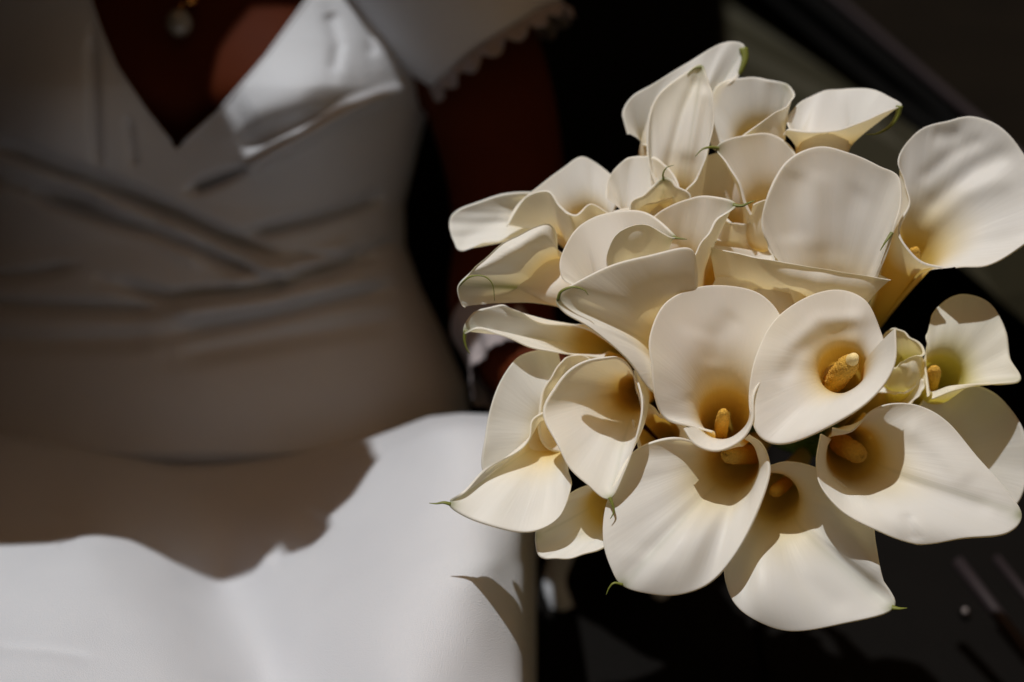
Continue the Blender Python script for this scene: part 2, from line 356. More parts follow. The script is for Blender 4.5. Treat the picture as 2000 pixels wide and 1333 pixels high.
for (dx, dy, dz, sx, sy, sz) in ((0, 0.02, 0.03, 0.074, 0.090, 0.088), (0, -0.018, -0.045, 0.056, 0.066, 0.066)):
    bm = bmesh.new(); bmesh.ops.create_icosphere(bm, subdivisions=3, radius=1.0)
    addp([hc + np.array([v.co.x * sx + dx, v.co.y * sy + dy, v.co.z * sz + dz]) for v in bm.verts], [tuple(v.index for v in f.verts) for f in bm.faces]); bm.free()
addp(*round_tube([hc + np.array([0, -0.072, 0.018]), hc + np.array([0, -0.092, -0.022])], [0.007, 0.012], 12))       # nose
for s in (-1, 1):
    addp(*round_tube([hc + np.array([s * 0.072, 0.02, 0.02]), hc + np.array([s * 0.070, 0.015, -0.03])], [0.012, 0.009], 12))   # ears
    addp(*round_tube([hc + np.array([s * 0.010, -0.073, -0.058]), hc + np.array([s * 0.022, -0.069, -0.056])], [0.006, 0.004], 10))  # lips
limb([(800, -110, 1180), (930, 120, 1130), (985, 330, 1160), (990, 480, 1160)], [0.058, 0.047, 0.042, 0.038])      # arm that holds the flowers
limb([(990, 480, 1160), (980, 600, 1020), (1030, 715, 880), (1150, 765, 740)], [0.038, 0.036, 0.029, 0.024])
limb([(-120, -110, 1180), (-330, 200, 1130), (-420, 480, 1060)], [0.058, 0.047, 0.038])                                # other arm
limb([(-420, 480, 1060), (-420, 720, 800), (-330, 930, 520)], [0.038, 0.034, 0.024])
HUB = np.array([1330., 790., 650.])
limb([(1150, 765, 740), (1200, 780, 725), (1255, 795, 730)], [0.026, 0.034, 0.036])                                   # palm against the stems
HX = W(HUB)
ax = W(HUB + [-80, 110, 450]) - HX; ax /= np.linalg.norm(ax); s1 = np.cross(ax, [0, 0, 1.0]); s1 /= np.linalg.norm(s1); s2 = np.cross(ax, s1)
for k, (off, ln, rd) in enumerate(((-0.036, 2.75, 0.0088), (-0.012, 3.0, 0.0094), (0.012, 2.85, 0.009), (0.034, 2.3, 0.0078))):   # four fingers curl round the stems
    pts = [HX + ax * off + 0.034 * (math.cos(a) * s1 * -1 + math.sin(a) * s2) for a in np.linspace(-0.3, ln, 12)]
    addp(*round_tube(pts, list(np.linspace(rd * 1.15, rd * 0.85, 12)), 12))
pts = [HX + ax * (-0.03 - 0.012 * t) + 0.033 * (math.cos(a) * s1 * -1 + math.sin(a) * s2) for t, a in zip(np.linspace(0, 1, 8), np.linspace(-0.2, -2.0, 8))]
addp(*round_tube(pts, list(np.linspace(0.013, 0.0095, 8)), 12))                                                          # thumb
pw = W([-330, 930, 520])
for k, dx in enumerate((-0.028, -0.010, 0.008, 0.025)):
    addp(*round_tube([pw + np.array([dx * 0.8, -0.05, -0.005]), pw + np.array([dx, -0.10, -0.008]), pw + np.array([dx * 1.1, -0.15 + 0.01 * abs(k - 1.3), -0.022])], [0.0105, 0.0092, 0.008], 12))
addp(*round_tube([pw, pw + np.array([0, -0.04, 0]), pw + np.array([0, -0.07, -0.004])], [0.025, 0.03, 0.028], 14))
addp(*round_tube([pw + np.array([0.02, -0.02, 0]), pw + np.array([0.045, -0.06, -0.008]), pw + np.array([0.05, -0.09, -0.015])], [0.012, 0.011, 0.009], 12))
for sx, zo in ((40, 0), (780, -80)):                                                                                     # thighs under the skirt
    limb([(sx, 960, 1300 + zo), (sx, 1130, 860 + zo), (sx + 10, 1400, 440 + zo)], [0.055, 0.056, 0.050])
body = mesh_obj('body', bvs, bfs, M['skin'], person)
rm = body.modifiers.new('skin_over', 'REMESH'); rm.mode = 'VOXEL'; rm.voxel_size = 0.0045; rm.use_smooth_shade = True
sm = body.modifiers.new('soften', 'SMOOTH'); sm.iterations = 6; sm.factor = 0.5
# hair drawn back into a low knot
bm = bmesh.new()
for (dx, dy, dz, sx, sy, sz) in ((0, 0.035, 0.045, 0.083, 0.092, 0.090), (0, 0.125, -0.01, 0.05, 0.045, 0.05)):
    rr = bmesh.ops.create_icosphere(bm, subdivisions=4, radius=1.0)
    for v_ in rr['verts']: v_.co = Vector((v_.co.x * sx + dx, v_.co.y * sy + dy, v_.co.z * sz + dz)) + Vector(hc)
me = bpy.data.meshes.new('hair'); bm.to_mesh(me); bm.free(); me.materials.append(M['hair'])
me.polygons.foreach_set('use_smooth', [True] * len(me.polygons)); link(bpy.data.objects.new('hair', me), person)

def sheet(name, XYZ, mat, parent, thick=0.0012, closed=False):
    nu, nv = XYZ.shape[:2]
    o = mesh_obj(name, W(XYZ.reshape(-1, 3)), grid_faces(nu, nv, closed), mat, parent)
    md = o.modifiers.new('cloth', 'SOLIDIFY'); md.thickness = thick; md.offset = 0
    return o
dress = bpy.data.objects.new('gown', None); dress.location = person.location; link(dress, person)
yy = np.linspace(-230, 935, 330)
BV, BF = [], []
for side in (-1, 1):
    vx = np.where(yy < 292, Vl(yy) if side < 0 else Vr(yy), 344.0); hw = xR(yy) - XC
    phv = np.arcsin(np.clip((vx - XC) / hw, -0.999, 0.999))
    n = 210; t = np.linspace(0, 1, n); t = t ** 1.15
    P = np.zeros((n, len(yy), 3))
    for i, tt in enumerate(t):
        p = phv + (side * math.pi - phv) * tt; x = XC + hw * np.sin(p)
        z = np.where(np.cos(p) > 0, bodice_z(x, yy), zfront(yy) + 430 * (1 - np.cos(p)))
        z = z + np.where(yy > 880, ((yy - 880) / 55) ** 2 * 160, 0)
        z = z - side * 2.0 * math.exp(-tt * 30) * np.clip((292 - yy) / 40, 0, 1)
        P[i, :, 0] = x; P[i, :, 1] = yy; P[i, :, 2] = z
    BF += [tuple(i_ + len(BV) for i_ in (q if side < 0 else q[::-1])) for q in grid_faces(n, len(yy))]; BV += list(W(P.reshape(-1, 3)))
    # sewn edge of the neckline
    m_ = yy < 292; pth = W(np.stack([vx[m_], yy[m_], P[0, m_, 2] - 2], -1))[::4]
    v, f = tube_data(pth, [0.0011] * len(pth), 8); mesh_obj('neckline_edge', v, f, M['dress'], dress)
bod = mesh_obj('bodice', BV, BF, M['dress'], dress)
bm = bmesh.new(); bm.from_mesh(bod.data); bmesh.ops.remove_doubles(bm, verts=bm.verts, dist=0.00004); bm.to_mesh(bod.data); bm.free()
md = bod.modifiers.new('cloth', 'SOLIDIFY'); md.thickness = 0.0012; md.offset = 0
# skirt over the lap
nx, ny = 300, 240; xs = np.concatenate([np.linspace(-600, 990, nx - 40), np.linspace(993, 1046, 40)]); P = np.zeros((nx, ny, 3))
ytop = np.interp(xs, [-600, 0, 200, 340, 600, 700, 770, 840, 900, 960, 1046], [830, 835, 865, 890, 868, 856, 838, 816, 810, 812, 830])
for i, x in enumerate(xs):
    t = np.linspace(0, 1, ny) ** 1.25; y = ytop[i] + (1640 - ytop[i]) * t
    z = skirt_z(np.full(ny, x), y) + 330 * np.exp(-(y - ytop[i]) / 9.0) + 700 * math.exp(-(1046 - x) / 9.0)
    P[i, :, 0] = x; P[i, :, 1] = y; P[i, :, 2] = z
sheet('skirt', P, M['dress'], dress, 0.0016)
# short sleeve round the upper arm, with a lace hem
nu, nv = 64, 30; P = np.zeros((nu, nv, 3))
A0, A1 = np.array([770., -190, 1150]), np.array([965., 95, 1110]); axd = (A1 - A0) / np.linalg.norm(A1 - A0)
e1 = np.cross(axd, [0, 0, 1.0]); e1 /= np.linalg.norm(e1); e2 = np.cross(axd, e1)
for i in range(nu):
    th = 2 * math.pi * i / nu
    for k in range(nv):
        s = k / (nv - 1); rr = 250 - 95 * s + 5 * math.sin(5 * th + 2 * s) * s
        P[i, k] = A0 + (A1 - A0) * s + rr * (math.cos(th) * e1 + math.sin(th) * e2) * np.array([1.0, 1.0, 1.5])
slv = sheet('sleeve', P, M['dress'], dress, 0.0012, True)
nu, nv = 220, 8; P = np.zeros((nu, nv, 3))
for i in range(nu):
    th = 2 * math.pi * i / nu; sc = abs(math.sin(9 * th))
    for k in range(nv):
        s = k / (nv - 1); rr = 158 + 6 * s + 5 * math.sin(24 * th) * s
        P[i, k] = A1 + axd * s * (14 + 22 * sc) + rr * (math.cos(th) * e1 + math.sin(th) * e2) * np.array([1.0, 1.0, 1.5])
sheet('lace_hem', P, M['lace'], dress, 0.001, True)
# lace cuff at the wrist, seen beside the left flowers
C0, C1 = np.array([975., 628, 985]), np.array([1012., 735, 845]); axd = (C1 - C0) / np.linalg.norm(C1 - C0)
e1 = np.cross(axd, [0, 0, 1.0]); e1 /= np.linalg.norm(e1); e2 = np.cross(axd, e1)
nu, nv = 200, 24; P = np.zeros((nu, nv, 3))
for i in range(nu):
    th = 2 * math.pi * i / nu
    for k in range(nv):
        s = k / (nv - 1); rr = 112 - 14 * math.sin(math.pi * s) + (5 * math.sin(8 * th) + 4 * math.sin(13 * th + 1)) * s
        P[i, k] = C0 + (C1 - C0) * s * (1 + 0.03 * abs(math.sin(14 * th))) + rr * (math.cos(th) * e1 + math.sin(th) * e2) * np.array([0.86, 0.86, 1.3])
sheet('lace_cuff', P, M['lace'], dress, 0.001, True)

# pearl pendant on its gold setting
pend = empty('pearl_pendant', V(350, 45, 780), 'round pearl drop in a gold setting hanging over the neckline', 'necklace')
def ball(name, c, r, mat, parent, sq=1.0):
    bm = bmesh.new(); bmesh.ops.create_uvsphere(bm, u_segments=40, v_segments=24, radius=r)
    for v_ in bm.verts: v_.co.z *= sq; v_.co += Vector(c)
    me = bpy.data.meshes.new(name); bm.to_mesh(me); bm.free(); me.materials.append(mat); me.polygons.foreach_set('use_smooth', [True] * len(me.polygons))
    return link(bpy.data.objects.new(name, me), parent)
def neck_z(x, y): return float(bodice_z(np.array([float(x)]), np.array([float(y)]), False)[0]) + 34
pz = neck_z(350, 45) - 36
ball('pearl', W([350, 45, pz]), 27 * K * (D0 + pz * U), M['pearl'], pend, 1.08)
v, f = tube_data(W(catmull([(350, 22, pz), (352, 14, pz), (360, 4, pz), (372, -2, pz)], 12)), [0.0012] * 12, 8); mesh_obj('bail', v, f, M['gold'], pend)
ball('setting', W([372, 0, pz]), 0.0052, M['gold'], pend, 0.8)
v, f = tube_data(W(np.array([(372 + s * (8 + 190 * t ** 0.8), -2 - 330 * t, neck_z(372 + s * 190 * t, max(-250, -330 * t)) - 14 + 60 * t) for s in (1,) for t in np.linspace(0, 1, 24)])), [0.0008] * 24, 6); mesh_obj('chain', v, f, M['gold'], pend)
v, f = tube_data(W(np.array([(372 - (8 + 190 * t ** 0.8), -2 - 330 * t, neck_z(372 - 190 * t, max(-250, -330 * t)) - 14 + 60 * t) for t in np.linspace(0, 1, 24)])), [0.0008] * 24, 6); mesh_obj('chain', v, f, M['gold'], pend)

# ------------------------------------------------------------------ satin ribbon of the bouquet, its ends trailing over the seat
rib = empty('satin_ribbon', V(1200, 1100, 1150), 'white satin ribbon ends lying on the black seat below the bouquet', 'ribbon')
def ribbon(pts, w):
    P = catmull(pts, 30); T = norm_(np.gradient(P, axis=0)); side = np.cross(T, [0, 0, 1.0]); side = norm_(side)
    G = np.stack([P + side * w * s + np.array([0, 0, -14.0]) * (1 - abs(s)) for s in np.linspace(-1, 1, 9)], 1)
    o = mesh_obj('ribbon_end', W(G.reshape(-1, 3)), grid_faces(30, 9), M['dress'], rib); md = o.modifiers.new('cloth', 'SOLIDIFY'); md.thickness = 0.0008
def norm_(a): return a / (np.linalg.norm(a, axis=-1, keepdims=True) + 1e-9)
ribbon([(1130, 1020, 1130), (1085, 1120, 1150), (1095, 1180, 1150), (1125, 1245, 1180)], 22)
ribbon([(1300, 1000, 1150), (1290, 1180, 1190), (1310, 1260, 1150), (1375, 1320, 1110)], 16)

# ------------------------------------------------------------------ calla lilies
NU, NT, NB = 120, 10, 34
rng = np.random.RandomState(4)
def norm(a): return a / (np.linalg.norm(a, axis=-1, keepdims=True) + 1e-9)
def lily(label, base, throat, r1, rim, tip=None, tail=None, spadix=None, curl=0.25, over=1.06, r0=17, mat='petal', k1=0.42, k2=0.36,
         wave=3.0, folds=(), tailw=5.0, green=0.35, depth_t=0.58, mid=None, bul=0.05, pale=False, roll=3.6, dz=0, fk=0.65):
    base = np.array(base, float); throat = np.array(throat, float) + [0, 0, dz]
    rim = [(p[0], p[1], p[2] + dz) + tuple(p[3:]) for p in rim]
    if tail is not None: tail = [tuple(p[:2]) + ((p[2] + dz,) if len(p) == 3 else ()) for p in tail]
    if spadix is not None: spadix = (np.array(spadix[0]) + [0, 0, dz], np.array(spadix[1]) + [0, 0, dz], spadix[2])
    rim = [tuple(p) + ((curl,) if len(p) == 3 else ()) for p in rim]
    Rm = catmull(rim, NU); cu = Rm[:, 3]; Rm = Rm[:, :3]
    a = norm(throat - base); ref = np.array([0, 1.0, 0]) if abs(a[1]) < 0.9 else np.array([1.0, 0, 0])
    e1 = norm(np.cross(a, ref)); e2 = np.cross(a, e1); u = np.linspace(0, 1, NU)
    D = Rm - throat; ang = np.unwrap(np.arctan2(D @ e2, D @ e1))
    S = math.copysign(2 * math.pi * over, ang[-1] - ang[0]); lin = ang - S * u
    off = math.atan2(np.sin(lin).mean(), np.cos(lin).mean()); lin = off + S * u
    dv = (ang - lin + math.pi) % (2 * math.pi) - math.pi
    th = lin + 0.55 * dv; k = np.ones(15) / 15; pad = np.concatenate([2 * th[0] - th[7:0:-1], th, 2 * th[-1] - th[-2:-9:-1]]); th = np.convolve(pad, k, 'valid')
    rad = np.outer(np.cos(th), e1) + np.outer(np.sin(th), e2)
    rr = r1 * (1 + 0.16 * (u - 0.5))
    T = throat + rad * rr[:, None]
    D = Rm - T; Ln = np.linalg.norm(D, axis=1)[:, None]; dn = D / (Ln + 1e-9)
    ro = norm(D - (D @ a)[:, None] * a + rad * 0.3 * Ln)
    c = cu[:, None]; tg = norm(dn * (1 - np.abs(c)) + c * (ro * 0.6 - a * 0.8))
    P1 = T + a * Ln * k1 + rad * Ln * bul; P2 = Rm - tg * Ln * k2
    rows = [np.repeat(base[None] + a * 2, NU, 0)]
    for j in range(NT - 1):
        s = j / (NT - 1); r_ = r0 + (rr - r0) * s ** 1.4
        rows.append(base + (throat - base) * s + rad * r_[:, None])
    for j in range(NB):
        s = (j / (NB - 1)); s = 1 - (1 - s) ** 1.15
        rows.append(T * (1 - s) ** 3 + 3 * P1 * s * (1 - s) ** 2 + 3 * P2 * s * s * (1 - s) + Rm * s ** 3)
    G = np.stack(rows, 1)                                     # NU x rows x 3
    nv = G.shape[1]; vs = np.concatenate([np.zeros(NT), np.linspace(0, 1, NB)])
    # gentle lengthwise waves
    du = np.gradient(G, axis=0); dvv = np.gradient(G, axis=1); nr = norm(np.cross(du, dvv))
    w = sum(rng.uniform(0.4, 1) * np.sin(2 * math.pi * (f_ * u + rng.rand())) for f_ in (2, 3, 5, 7.5, 11)) / 2.2
    w2 = sum(rng.uniform(0.4, 1) * np.sin(2 * math.pi * (f_ * u + rng.rand())) for f_ in (4, 6, 9)) / 2
    G = G + nr * (wave * (w[:, None] * vs[None] ** 1.5 * (1.15 - vs[None]) * 2 + w2[:, None] * vs[None] ** 5 * 0.8))[..., None]
    for path, wd, amp in folds: G[..., 2] += crease(G[..., 0], G[..., 1], path, wd * 1.25, amp * fk) * (vs > 0)[None]
    loc = W(base); fl = empty('calla_lily', loc, label, 'flower', 'calla lilies of the bridal bouquet')
    # fleshy rounded edge along the rim, turned out of the blade itself
    tr_ = norm(np.gradient(G[:, -1], axis=0)); od = norm(G[:, -1] - G[:, -3]); nn = norm(np.cross(tr_, od))
    sg_ = np.sign(np.mean(np.sum(nn * (ro * 0.5 - a), 1))) or 1.0
    rr2 = (roll * (0.75 + 0.25 * np.sin(2 * math.pi * (1.5 * u + rng.rand()))))[:, None]
    lip = [G[:, -1] + rr2 * ((1 - math.cos(q)) * nn * sg_ + math.sin(q) * od) for q in (0.45, 0.9, 1.35, 1.8, 2.2)]
    G = np.concatenate([G, np.stack(lip, 1)], 1); nv0 = nv; nv = G.shape[1]; vs = np.concatenate([vs, np.ones(nv - nv0)])
    o = mesh_obj('spathe', W(G.reshape(-1, 3)), grid_faces(NU, nv), M[mat], fl)
    me = o.data; col = me.color_attributes.new('tint', 'FLOAT_COLOR', 'POINT')
    thr = np.where(np.arange(nv) < NT, 1.0, np.clip(1 - vs / depth_t, 0, 1) ** 1.7)[None].repeat(NU, 0)
    thr = thr * 0.9
    grn = np.zeros((NU, nv)); grn[:, nv0 - 1:] = 0.03
    base_g = np.clip(1 - np.arange(nv) / (NT * 0.9), 0, 1)[None] * 0.6; grn = np.maximum(grn, base_g)
    if tip is not None:
        tp = np.array(rim[tip][:3]); d = np.linalg.norm(G - tp, axis=-1); grn = np.maximum(grn, green * 2.2 * np.exp(-(d / 13.0) ** 1.3))
        ti = int(round(tip / (len(rim) - 1) * (NU - 1))); grn = np.maximum(grn, 0.22 * np.exp(-((np.arange(NU) - ti)[:, None] / 1.6) ** 2) * vs[None] ** 0.5)
    if mid is not None:
        grn = np.maximum(grn, mid[1] * np.exp(-((u - mid[0])[:, None] / 0.018) ** 2) * (vs[None] > 0.02) * np.clip(1.25 - vs[None], 0, 1))
    data = np.ones((NU, nv, 4)); data[..., 0] = thr; data[..., 1] = np.clip(grn, 0, 1); data[..., 2] = u[:, None]
    col.data.foreach_set('color', data.reshape(-1).astype(np.float32))
    uv = me.uv_layers.new(name='UVMap'); li = np.zeros(len(me.loops), dtype=np.int32); me.loops.foreach_get('vertex_index', li)
    cv = np.linspace(0, 1, nv); uvs = np.stack([(li // nv) / NU + rng.rand() * 3, cv[li % nv] + rng.rand() * 3], -1)
    uv.data.foreach_set('uv', uvs.reshape(-1).astype(np.float32))
    if tail is not None:
        tp = [rim[tip][:3]] + [p if len(p) == 3 else (*p, rim[tip][2] - 4) for p in tail]
        P = catmull(tp, 22); v, f = tube_data(W(P), np.linspace(tailw, 0.7, 22) * U, 10, squash=0.7); mesh_obj('tip', v, f, M['tail'], fl)
    if spadix is not None:
        p0, p1, r_ = np.array(spadix[0], float), np.array(spadix[1], float), spadix[2] * U
        P = catmull([W(p0), W(p0 * 0.5 + p1 * 0.5), W(p1)], 30); rr_ = np.interp(np.linspace(0, 1, 30), [0, 0.75, 0.93, 1], [1, 1, 0.85, 0.6]) * r_
        v, f = round_tube(list(P), list(rr_), 34, 8)
        v = [x + (x - P[np.argmin(np.linalg.norm(P - x, axis=1))]) * rng.uniform(-0.09, 0.12) for x in v]
        mesh_obj('spadix', v, f, M['spadix'], fl)
        if pale:
            q0 = P[-1]; q1 = P[-1] + (P[-1] - P[-6]) * 0.9
            v, f = round_tube([q0, q0 * 0.5 + q1 * 0.5, q1], [r_ * 0.55, r_ * 0.62, r_ * 0.5], 22, 6); mesh_obj('spadix_tip', v, f, M['spadix_pale'], fl)
    # stem: from the flower's base into the hand
    n_ = norm(base - throat); j = rng.uniform(-50, 50, 2); hb = HUB + np.array([j[0], j[1], 0]); end = HUB + np.array([-110 + j[0] * 1.6, 170 + j[1] * 1.6, 560 + rng.uniform(-30, 30)])
    q = np.linalg.norm(hb - base); P = catmull([base - n_ * 8, base + n_ * 0.3 * q * 0.6 + (hb - base) * 0.12, base * 0.35 + hb * 0.65, hb, end], 26)
    v, f = tube_data(W(P), np.interp(np.linspace(0, 1, 26), [0, 0.2, 1], [r0 + 1, 15, 14]) * U, 14); mesh_obj('stem', v, f, M['stem'], fl)
    return fl

# ---- front and centre
lily('large open lily at the bouquet centre with a broad rounded blade and deep golden throat', (1400, 930, 430), (1414, 812, 85), 50,
     [(1392, 842, 10), (1345, 830, 2), (1302, 812, -8), (1282, 775, -14), (1276, 720, -20), (1272, 660, -18), (1300, 596, -5), (1360, 564, 22), (1430, 561, 34), (1490, 580, 34), (1525, 630, 20), (1505, 700, -5), (1472, 765, -38), (1466, 822, -50), (1442, 860, -54), (1402, 877, -56), (1360, 864, -54), (1338, 836, -44)],
     spadix=((1404, 870, 190), (1413, 806, 45), 13), curl=0.22, dz=-35, folds=[([(1370, 640), (1340, 720), (1350, 790)], 30, -8), ([(1440, 610), (1400, 660), (1390, 720)], 18, 7)])
lily('spiral lily with a golden knobbly spadix and a thick curled front lip', (1655, 840, 420), (1645, 728, 55), 46,
     [(1747, 642, -62, .1), (1742, 715, -78), (1692, 786, -84, .45), (1612, 834, -80, .5), (1538, 864, -66, .45), (1488, 852, -52), (1467, 802, -42), (1468, 742, -35), (1482, 686, -25), (1515, 626, -5), (1575, 583, 22), (1640, 568, 38), (1690, 590, 38), (1716, 645, 34), (1724, 690, 26), (1700, 735, 18)],
     spadix=((1628, 748, 90), (1662, 706, -4), 20), curl=0.3, dz=-35, pale=True, folds=[([(1690, 640), (1620, 655), (1560, 690), (1520, 760)], 14, 9), ([(1700, 620), (1600, 625), (1530, 690)], 12, -7)])
lily('bottom centre lily with a big shovel-shaped blade and a golden spadix in its throat', (1500, 850, 430), (1432, 902, 75), 50,
     [(1448, 872, 8), (1402, 882, -12), (1335, 861, -10), (1275, 866, -6), (1230, 893, -6), (1203, 940, -16), (1182, 1000, -32), (1180, 1060, -50), (1195, 1110, -62), (1216, 1142, -66), (1262, 1158, -72, .5), (1320, 1161, -76, .5), (1380, 1140, -76), (1432, 1085, -72), (1467, 1018, -60), (1496, 940, -40), (1499, 900, -30), (1486, 868, -18), (1460, 852, -4)],
     tip=9, tail=[(1200, 1139), (1190, 1148), (1184, 1162)], tailw=3.2, spadix=((1470, 888, 150), (1420, 888, 20), 19), curl=0.3, dz=-30, folds=[([(1250, 910), (1280, 1000), (1260, 1100)], 40, 8)])
lily('lowest lily, a wide ribbed blade ending in a green point', (1570, 890, 430), (1514, 972, 110), 46,
     [(1492, 930, 70), (1470, 980, 50), (1440, 1040, 15), (1420, 1090, -8), (1418, 1130, -18), (1436, 1178, -28), (1480, 1213, -36, .5), (1548, 1232, -40, .5), (1640, 1217, -34), (1742, 1187, -12, 0), (1722, 1130, 0), (1708, 1060, 10), (1696, 1008, 22), (1650, 950, 42), (1592, 915, 60), (1538, 903, 70), (1505, 912, 74)],
     tip=9, tail=[(1756, 1189), (1772, 1188)], tailw=6, dz=-35, spadix=((1535, 945, 200), (1511, 962, 92), 13), folds=[([(1570, 990), (1640, 1090), (1735, 1185)], 13, 16), ([(1520, 1050), (1570, 1130), (1660, 1200)], 16, 9), ([(1600, 960), (1680, 1060), (1725, 1140)], 14, -10)])
lily('wide sunlit lily below the small greenish one, dark throat with a brown-gold spadix', (1625, 850, 420), (1662, 886, 80), 52,
     [(1606, 848, -8), (1595, 900, -42), (1606, 950, -62), (1646, 996, -76), (1712, 1034, -82, .4), (1792, 1062, -82, .5), (1880, 1050, -72, .4), (1962, 1040, -54), (1993, 1005, -34), (1962, 955, -20), (1905, 890, 0), (1850, 826, 16), (1800, 796, 22), (1745, 790, 22), (1698, 808, 14), (1662, 846, -2), (1625, 841, -8)],
     tip=8, spadix=((1640, 866, 130), (1680, 890, 30), 20), folds=[([(1720, 930), (1820, 960), (1950, 1000)], 16, 11), ([(1760, 830), (1840, 880), (1900, 950)], 18, -10), ([(1770, 1000), (1790, 1060)], 8, 10)])
lily('shaded lily tucked behind the wide sunlit one, only its rounded blade showing', (1740, 820, 450), (1800, 880, 220), 46,
     [(1790, 800, 140), (1815, 774, 130), (1860, 760, 118), (1905, 756, 108), (1955, 786, 96), (1995, 845, 86), (2004, 920, 84), (1985, 980, 84), (1940, 992, 96), (1850, 985, 120), (1790, 930, 150), (1780, 850, 155)], curl=0.15)
lily('small greenish lily with a round hooded blade and one pointed corner', (1770, 830, 420), (1836, 738, 130), 44,
     [(1816, 772, 70, .4), (1811, 715, 108), (1810, 668, 116), (1820, 620, 124), (1850, 586, 134), (1890, 577, 138), (1936, 599, 132), (1962, 650, 116), (1969, 700, 96), (1989, 741, 66, .1), (1932, 752, 44, .55), (1872, 760, 36, .55), (1820, 778, 44, .5)],
     tip=9, spadix=((1815, 760, 190), (1826, 722, 100), 14), mat='petal_green', green=0.08, curl=0.2, dz=-24)
lily('half-open yellow-green lily wedged beside the small hooded one', (1735, 830, 330), (1765, 735, 140), 40,
     [(1722, 690, 110), (1730, 655, 104), (1748, 644, 92), (1776, 660, 80), (1802, 688, 68), (1778, 702, 58, .5), (1745, 716, 62, .5), (1725, 705, 86)], mat='petal_green', curl=0.2)
lily('tiny curled white rim under the yellow-green half-open lily', (1640, 860, 330), (1722, 795, 150), 40,
     [(1690, 765, 128), (1745, 768, 112), (1772, 768, 96), (1798, 742, 84), (1800, 762, 78), (1778, 790, 74), (1740, 828, 84), (1700, 820, 110)], curl=0.3)
# ---- right and upper right
lily('tall right-hand lily with a great upright fluted blade beside the door panel', (1690, 655, 340), (1772, 505, 140), 46,
     [(1840, 522, 36), (1795, 506, 28), (1763, 472, 28), (1760, 440, 38), (1779, 400, 58), (1768, 360, 78), (1756, 322, 92), (1774, 278, 102), (1805, 252, 104), (1850, 240, 112), (1900, 231, 118), (1955, 254, 112), (2002, 312, 100), (2042, 385, 78), (2030, 445, 58), (1988, 484, 48), (1925, 516, 38), (1865, 523, 32)],
     spadix=((1770, 540, 220), (1788, 490, 70), 13), curl=0.12, folds=[([(1800, 420), (1900, 330), (1985, 290)], 15, 12), ([(1790, 360), (1860, 300), (1930, 268)], 12, 9), ([(1820, 262), (1850, 268), (1880, 262)], 14, 10), ([(1790, 470), (1880, 380), (1990, 340)], 16, -10)])
lily('broad smooth upright blade beside the fluted right-hand lily, sunlit from above', (1575, 760, 430), (1615, 650, 165), 52,
     [(1535, 540, 90), (1502, 480, 62), (1492, 425, 52), (1508, 368, 52), (1545, 314, 60), (1600, 290, 72), (1660, 302, 72), (1715, 326, 66), (1753, 348, 56), (1756, 400, 42), (1742, 455, 34), (1718, 515, 44), (1690, 580, 84), (1630, 600, 110)],
     tip=10, tail=[(1730, 472, 28), (1719, 490, 28)], tailw=4, curl=0.1, green=0.1, dz=-28, folds=[([(1560, 330), (1545, 400), (1550, 480)], 22, 10), ([(1600, 330), (1590, 420), (1600, 500)], 20, -8), ([(1690, 360), (1650, 420), (1630, 520)], 24, 7)])
lily('lily turned away under the broad blade, showing its outside and a thin green-tipped edge', (1490, 810, 430), (1520, 705, 150), 100,
     [(1738, 547, 30, .3), (1640, 534, 22, .5), (1570, 523, 20, .5), (1505, 510, 22, .4), (1440, 495, 34, .2), (1384, 481, 56, 0), (1440, 487, 100), (1500, 497, 116), (1600, 512, 120), (1690, 530, 100), (1732, 546, 66)],
     tip=5, tail=[(1387, 476, 50), (1393, 471, 46), (1398, 474, 44)], tailw=3, k1=0.3, bul=0.22, over=1.0)
lily('cup-shaped lily seen from the side against the grey green panel, dark curled tip', (1545, 440, 430), (1600, 320, 180), 48,
     [(1532, 262, 112), (1548, 252, 92), (1600, 257, 74), (1650, 248, 68), (1702, 229, 74), (1757, 207, 100, 0), (1732, 189, 146), (1700, 176, 168), (1640, 176, 182), (1600, 182, 182), (1560, 206, 172), (1541, 234, 150), (1548, 256, 120)],
     tip=5, tail=[(1753, 226, 104), (1738, 247, 108), (1714, 261, 112), (1690, 263, 116)], tailw=10, curl=0.3, green=0.2)
lily('upper lily with a squarish blade folded over at one side', (1450, 430, 450), (1485, 300, 210), 46,
     [(1432, 280, 116), (1490, 236, 112), (1530, 212, 126), (1547, 190, 150), (1535, 168, 172), (1500, 160, 180), (1460, 155, 184), (1402, 170, 180), (1388, 230, 170), (1392, 285, 160), (1420, 300, 140)], tip=4, curl=0.2, green=0.2)
lily('tall narrow lily standing upright at the top with a keeled centre fold', (1325, 540, 430), (1318, 440, 160), 46,
     [(1290, 385, 96), (1270, 320, 108), (1269, 240, 122), (1288, 187, 128), (1340, 146, 132), (1370, 131, 130, 0), (1388, 180, 112), (1392, 232, 100), (1381, 290, 92), (1362, 342, 88), (1338, 376, 86)], tip=5, tail=[(1356, 134, 132), (1342, 146, 132)], tailw=3, curl=0.0, folds=[([(1368, 140), (1335, 220), (1312, 300), (1296, 375)], 9, 20), ([(1372, 160), (1352, 230), (1335, 320)], 22, -16)])
lily('furthest top lily, its pointed petal rising over the narrow upright one', (1320, 430, 460), (1296, 320, 250), 46,
     [(1232, 262, 182), (1219, 226, 190), (1236, 192, 192), (1276, 166, 196), (1345, 122, 202), (1400, 90, 206), (1430, 83, 206), (1452, 95, 200, 0), (1440, 140, 190), (1412, 174, 182), (1370, 240, 190), (1300, 285, 190), (1255, 280, 184)],
     tip=7, tail=[(1455, 115, 196), (1446, 140, 194), (1433, 153, 196), (1420, 160, 200)], tailw=10, curl=0.25, green=0.1)
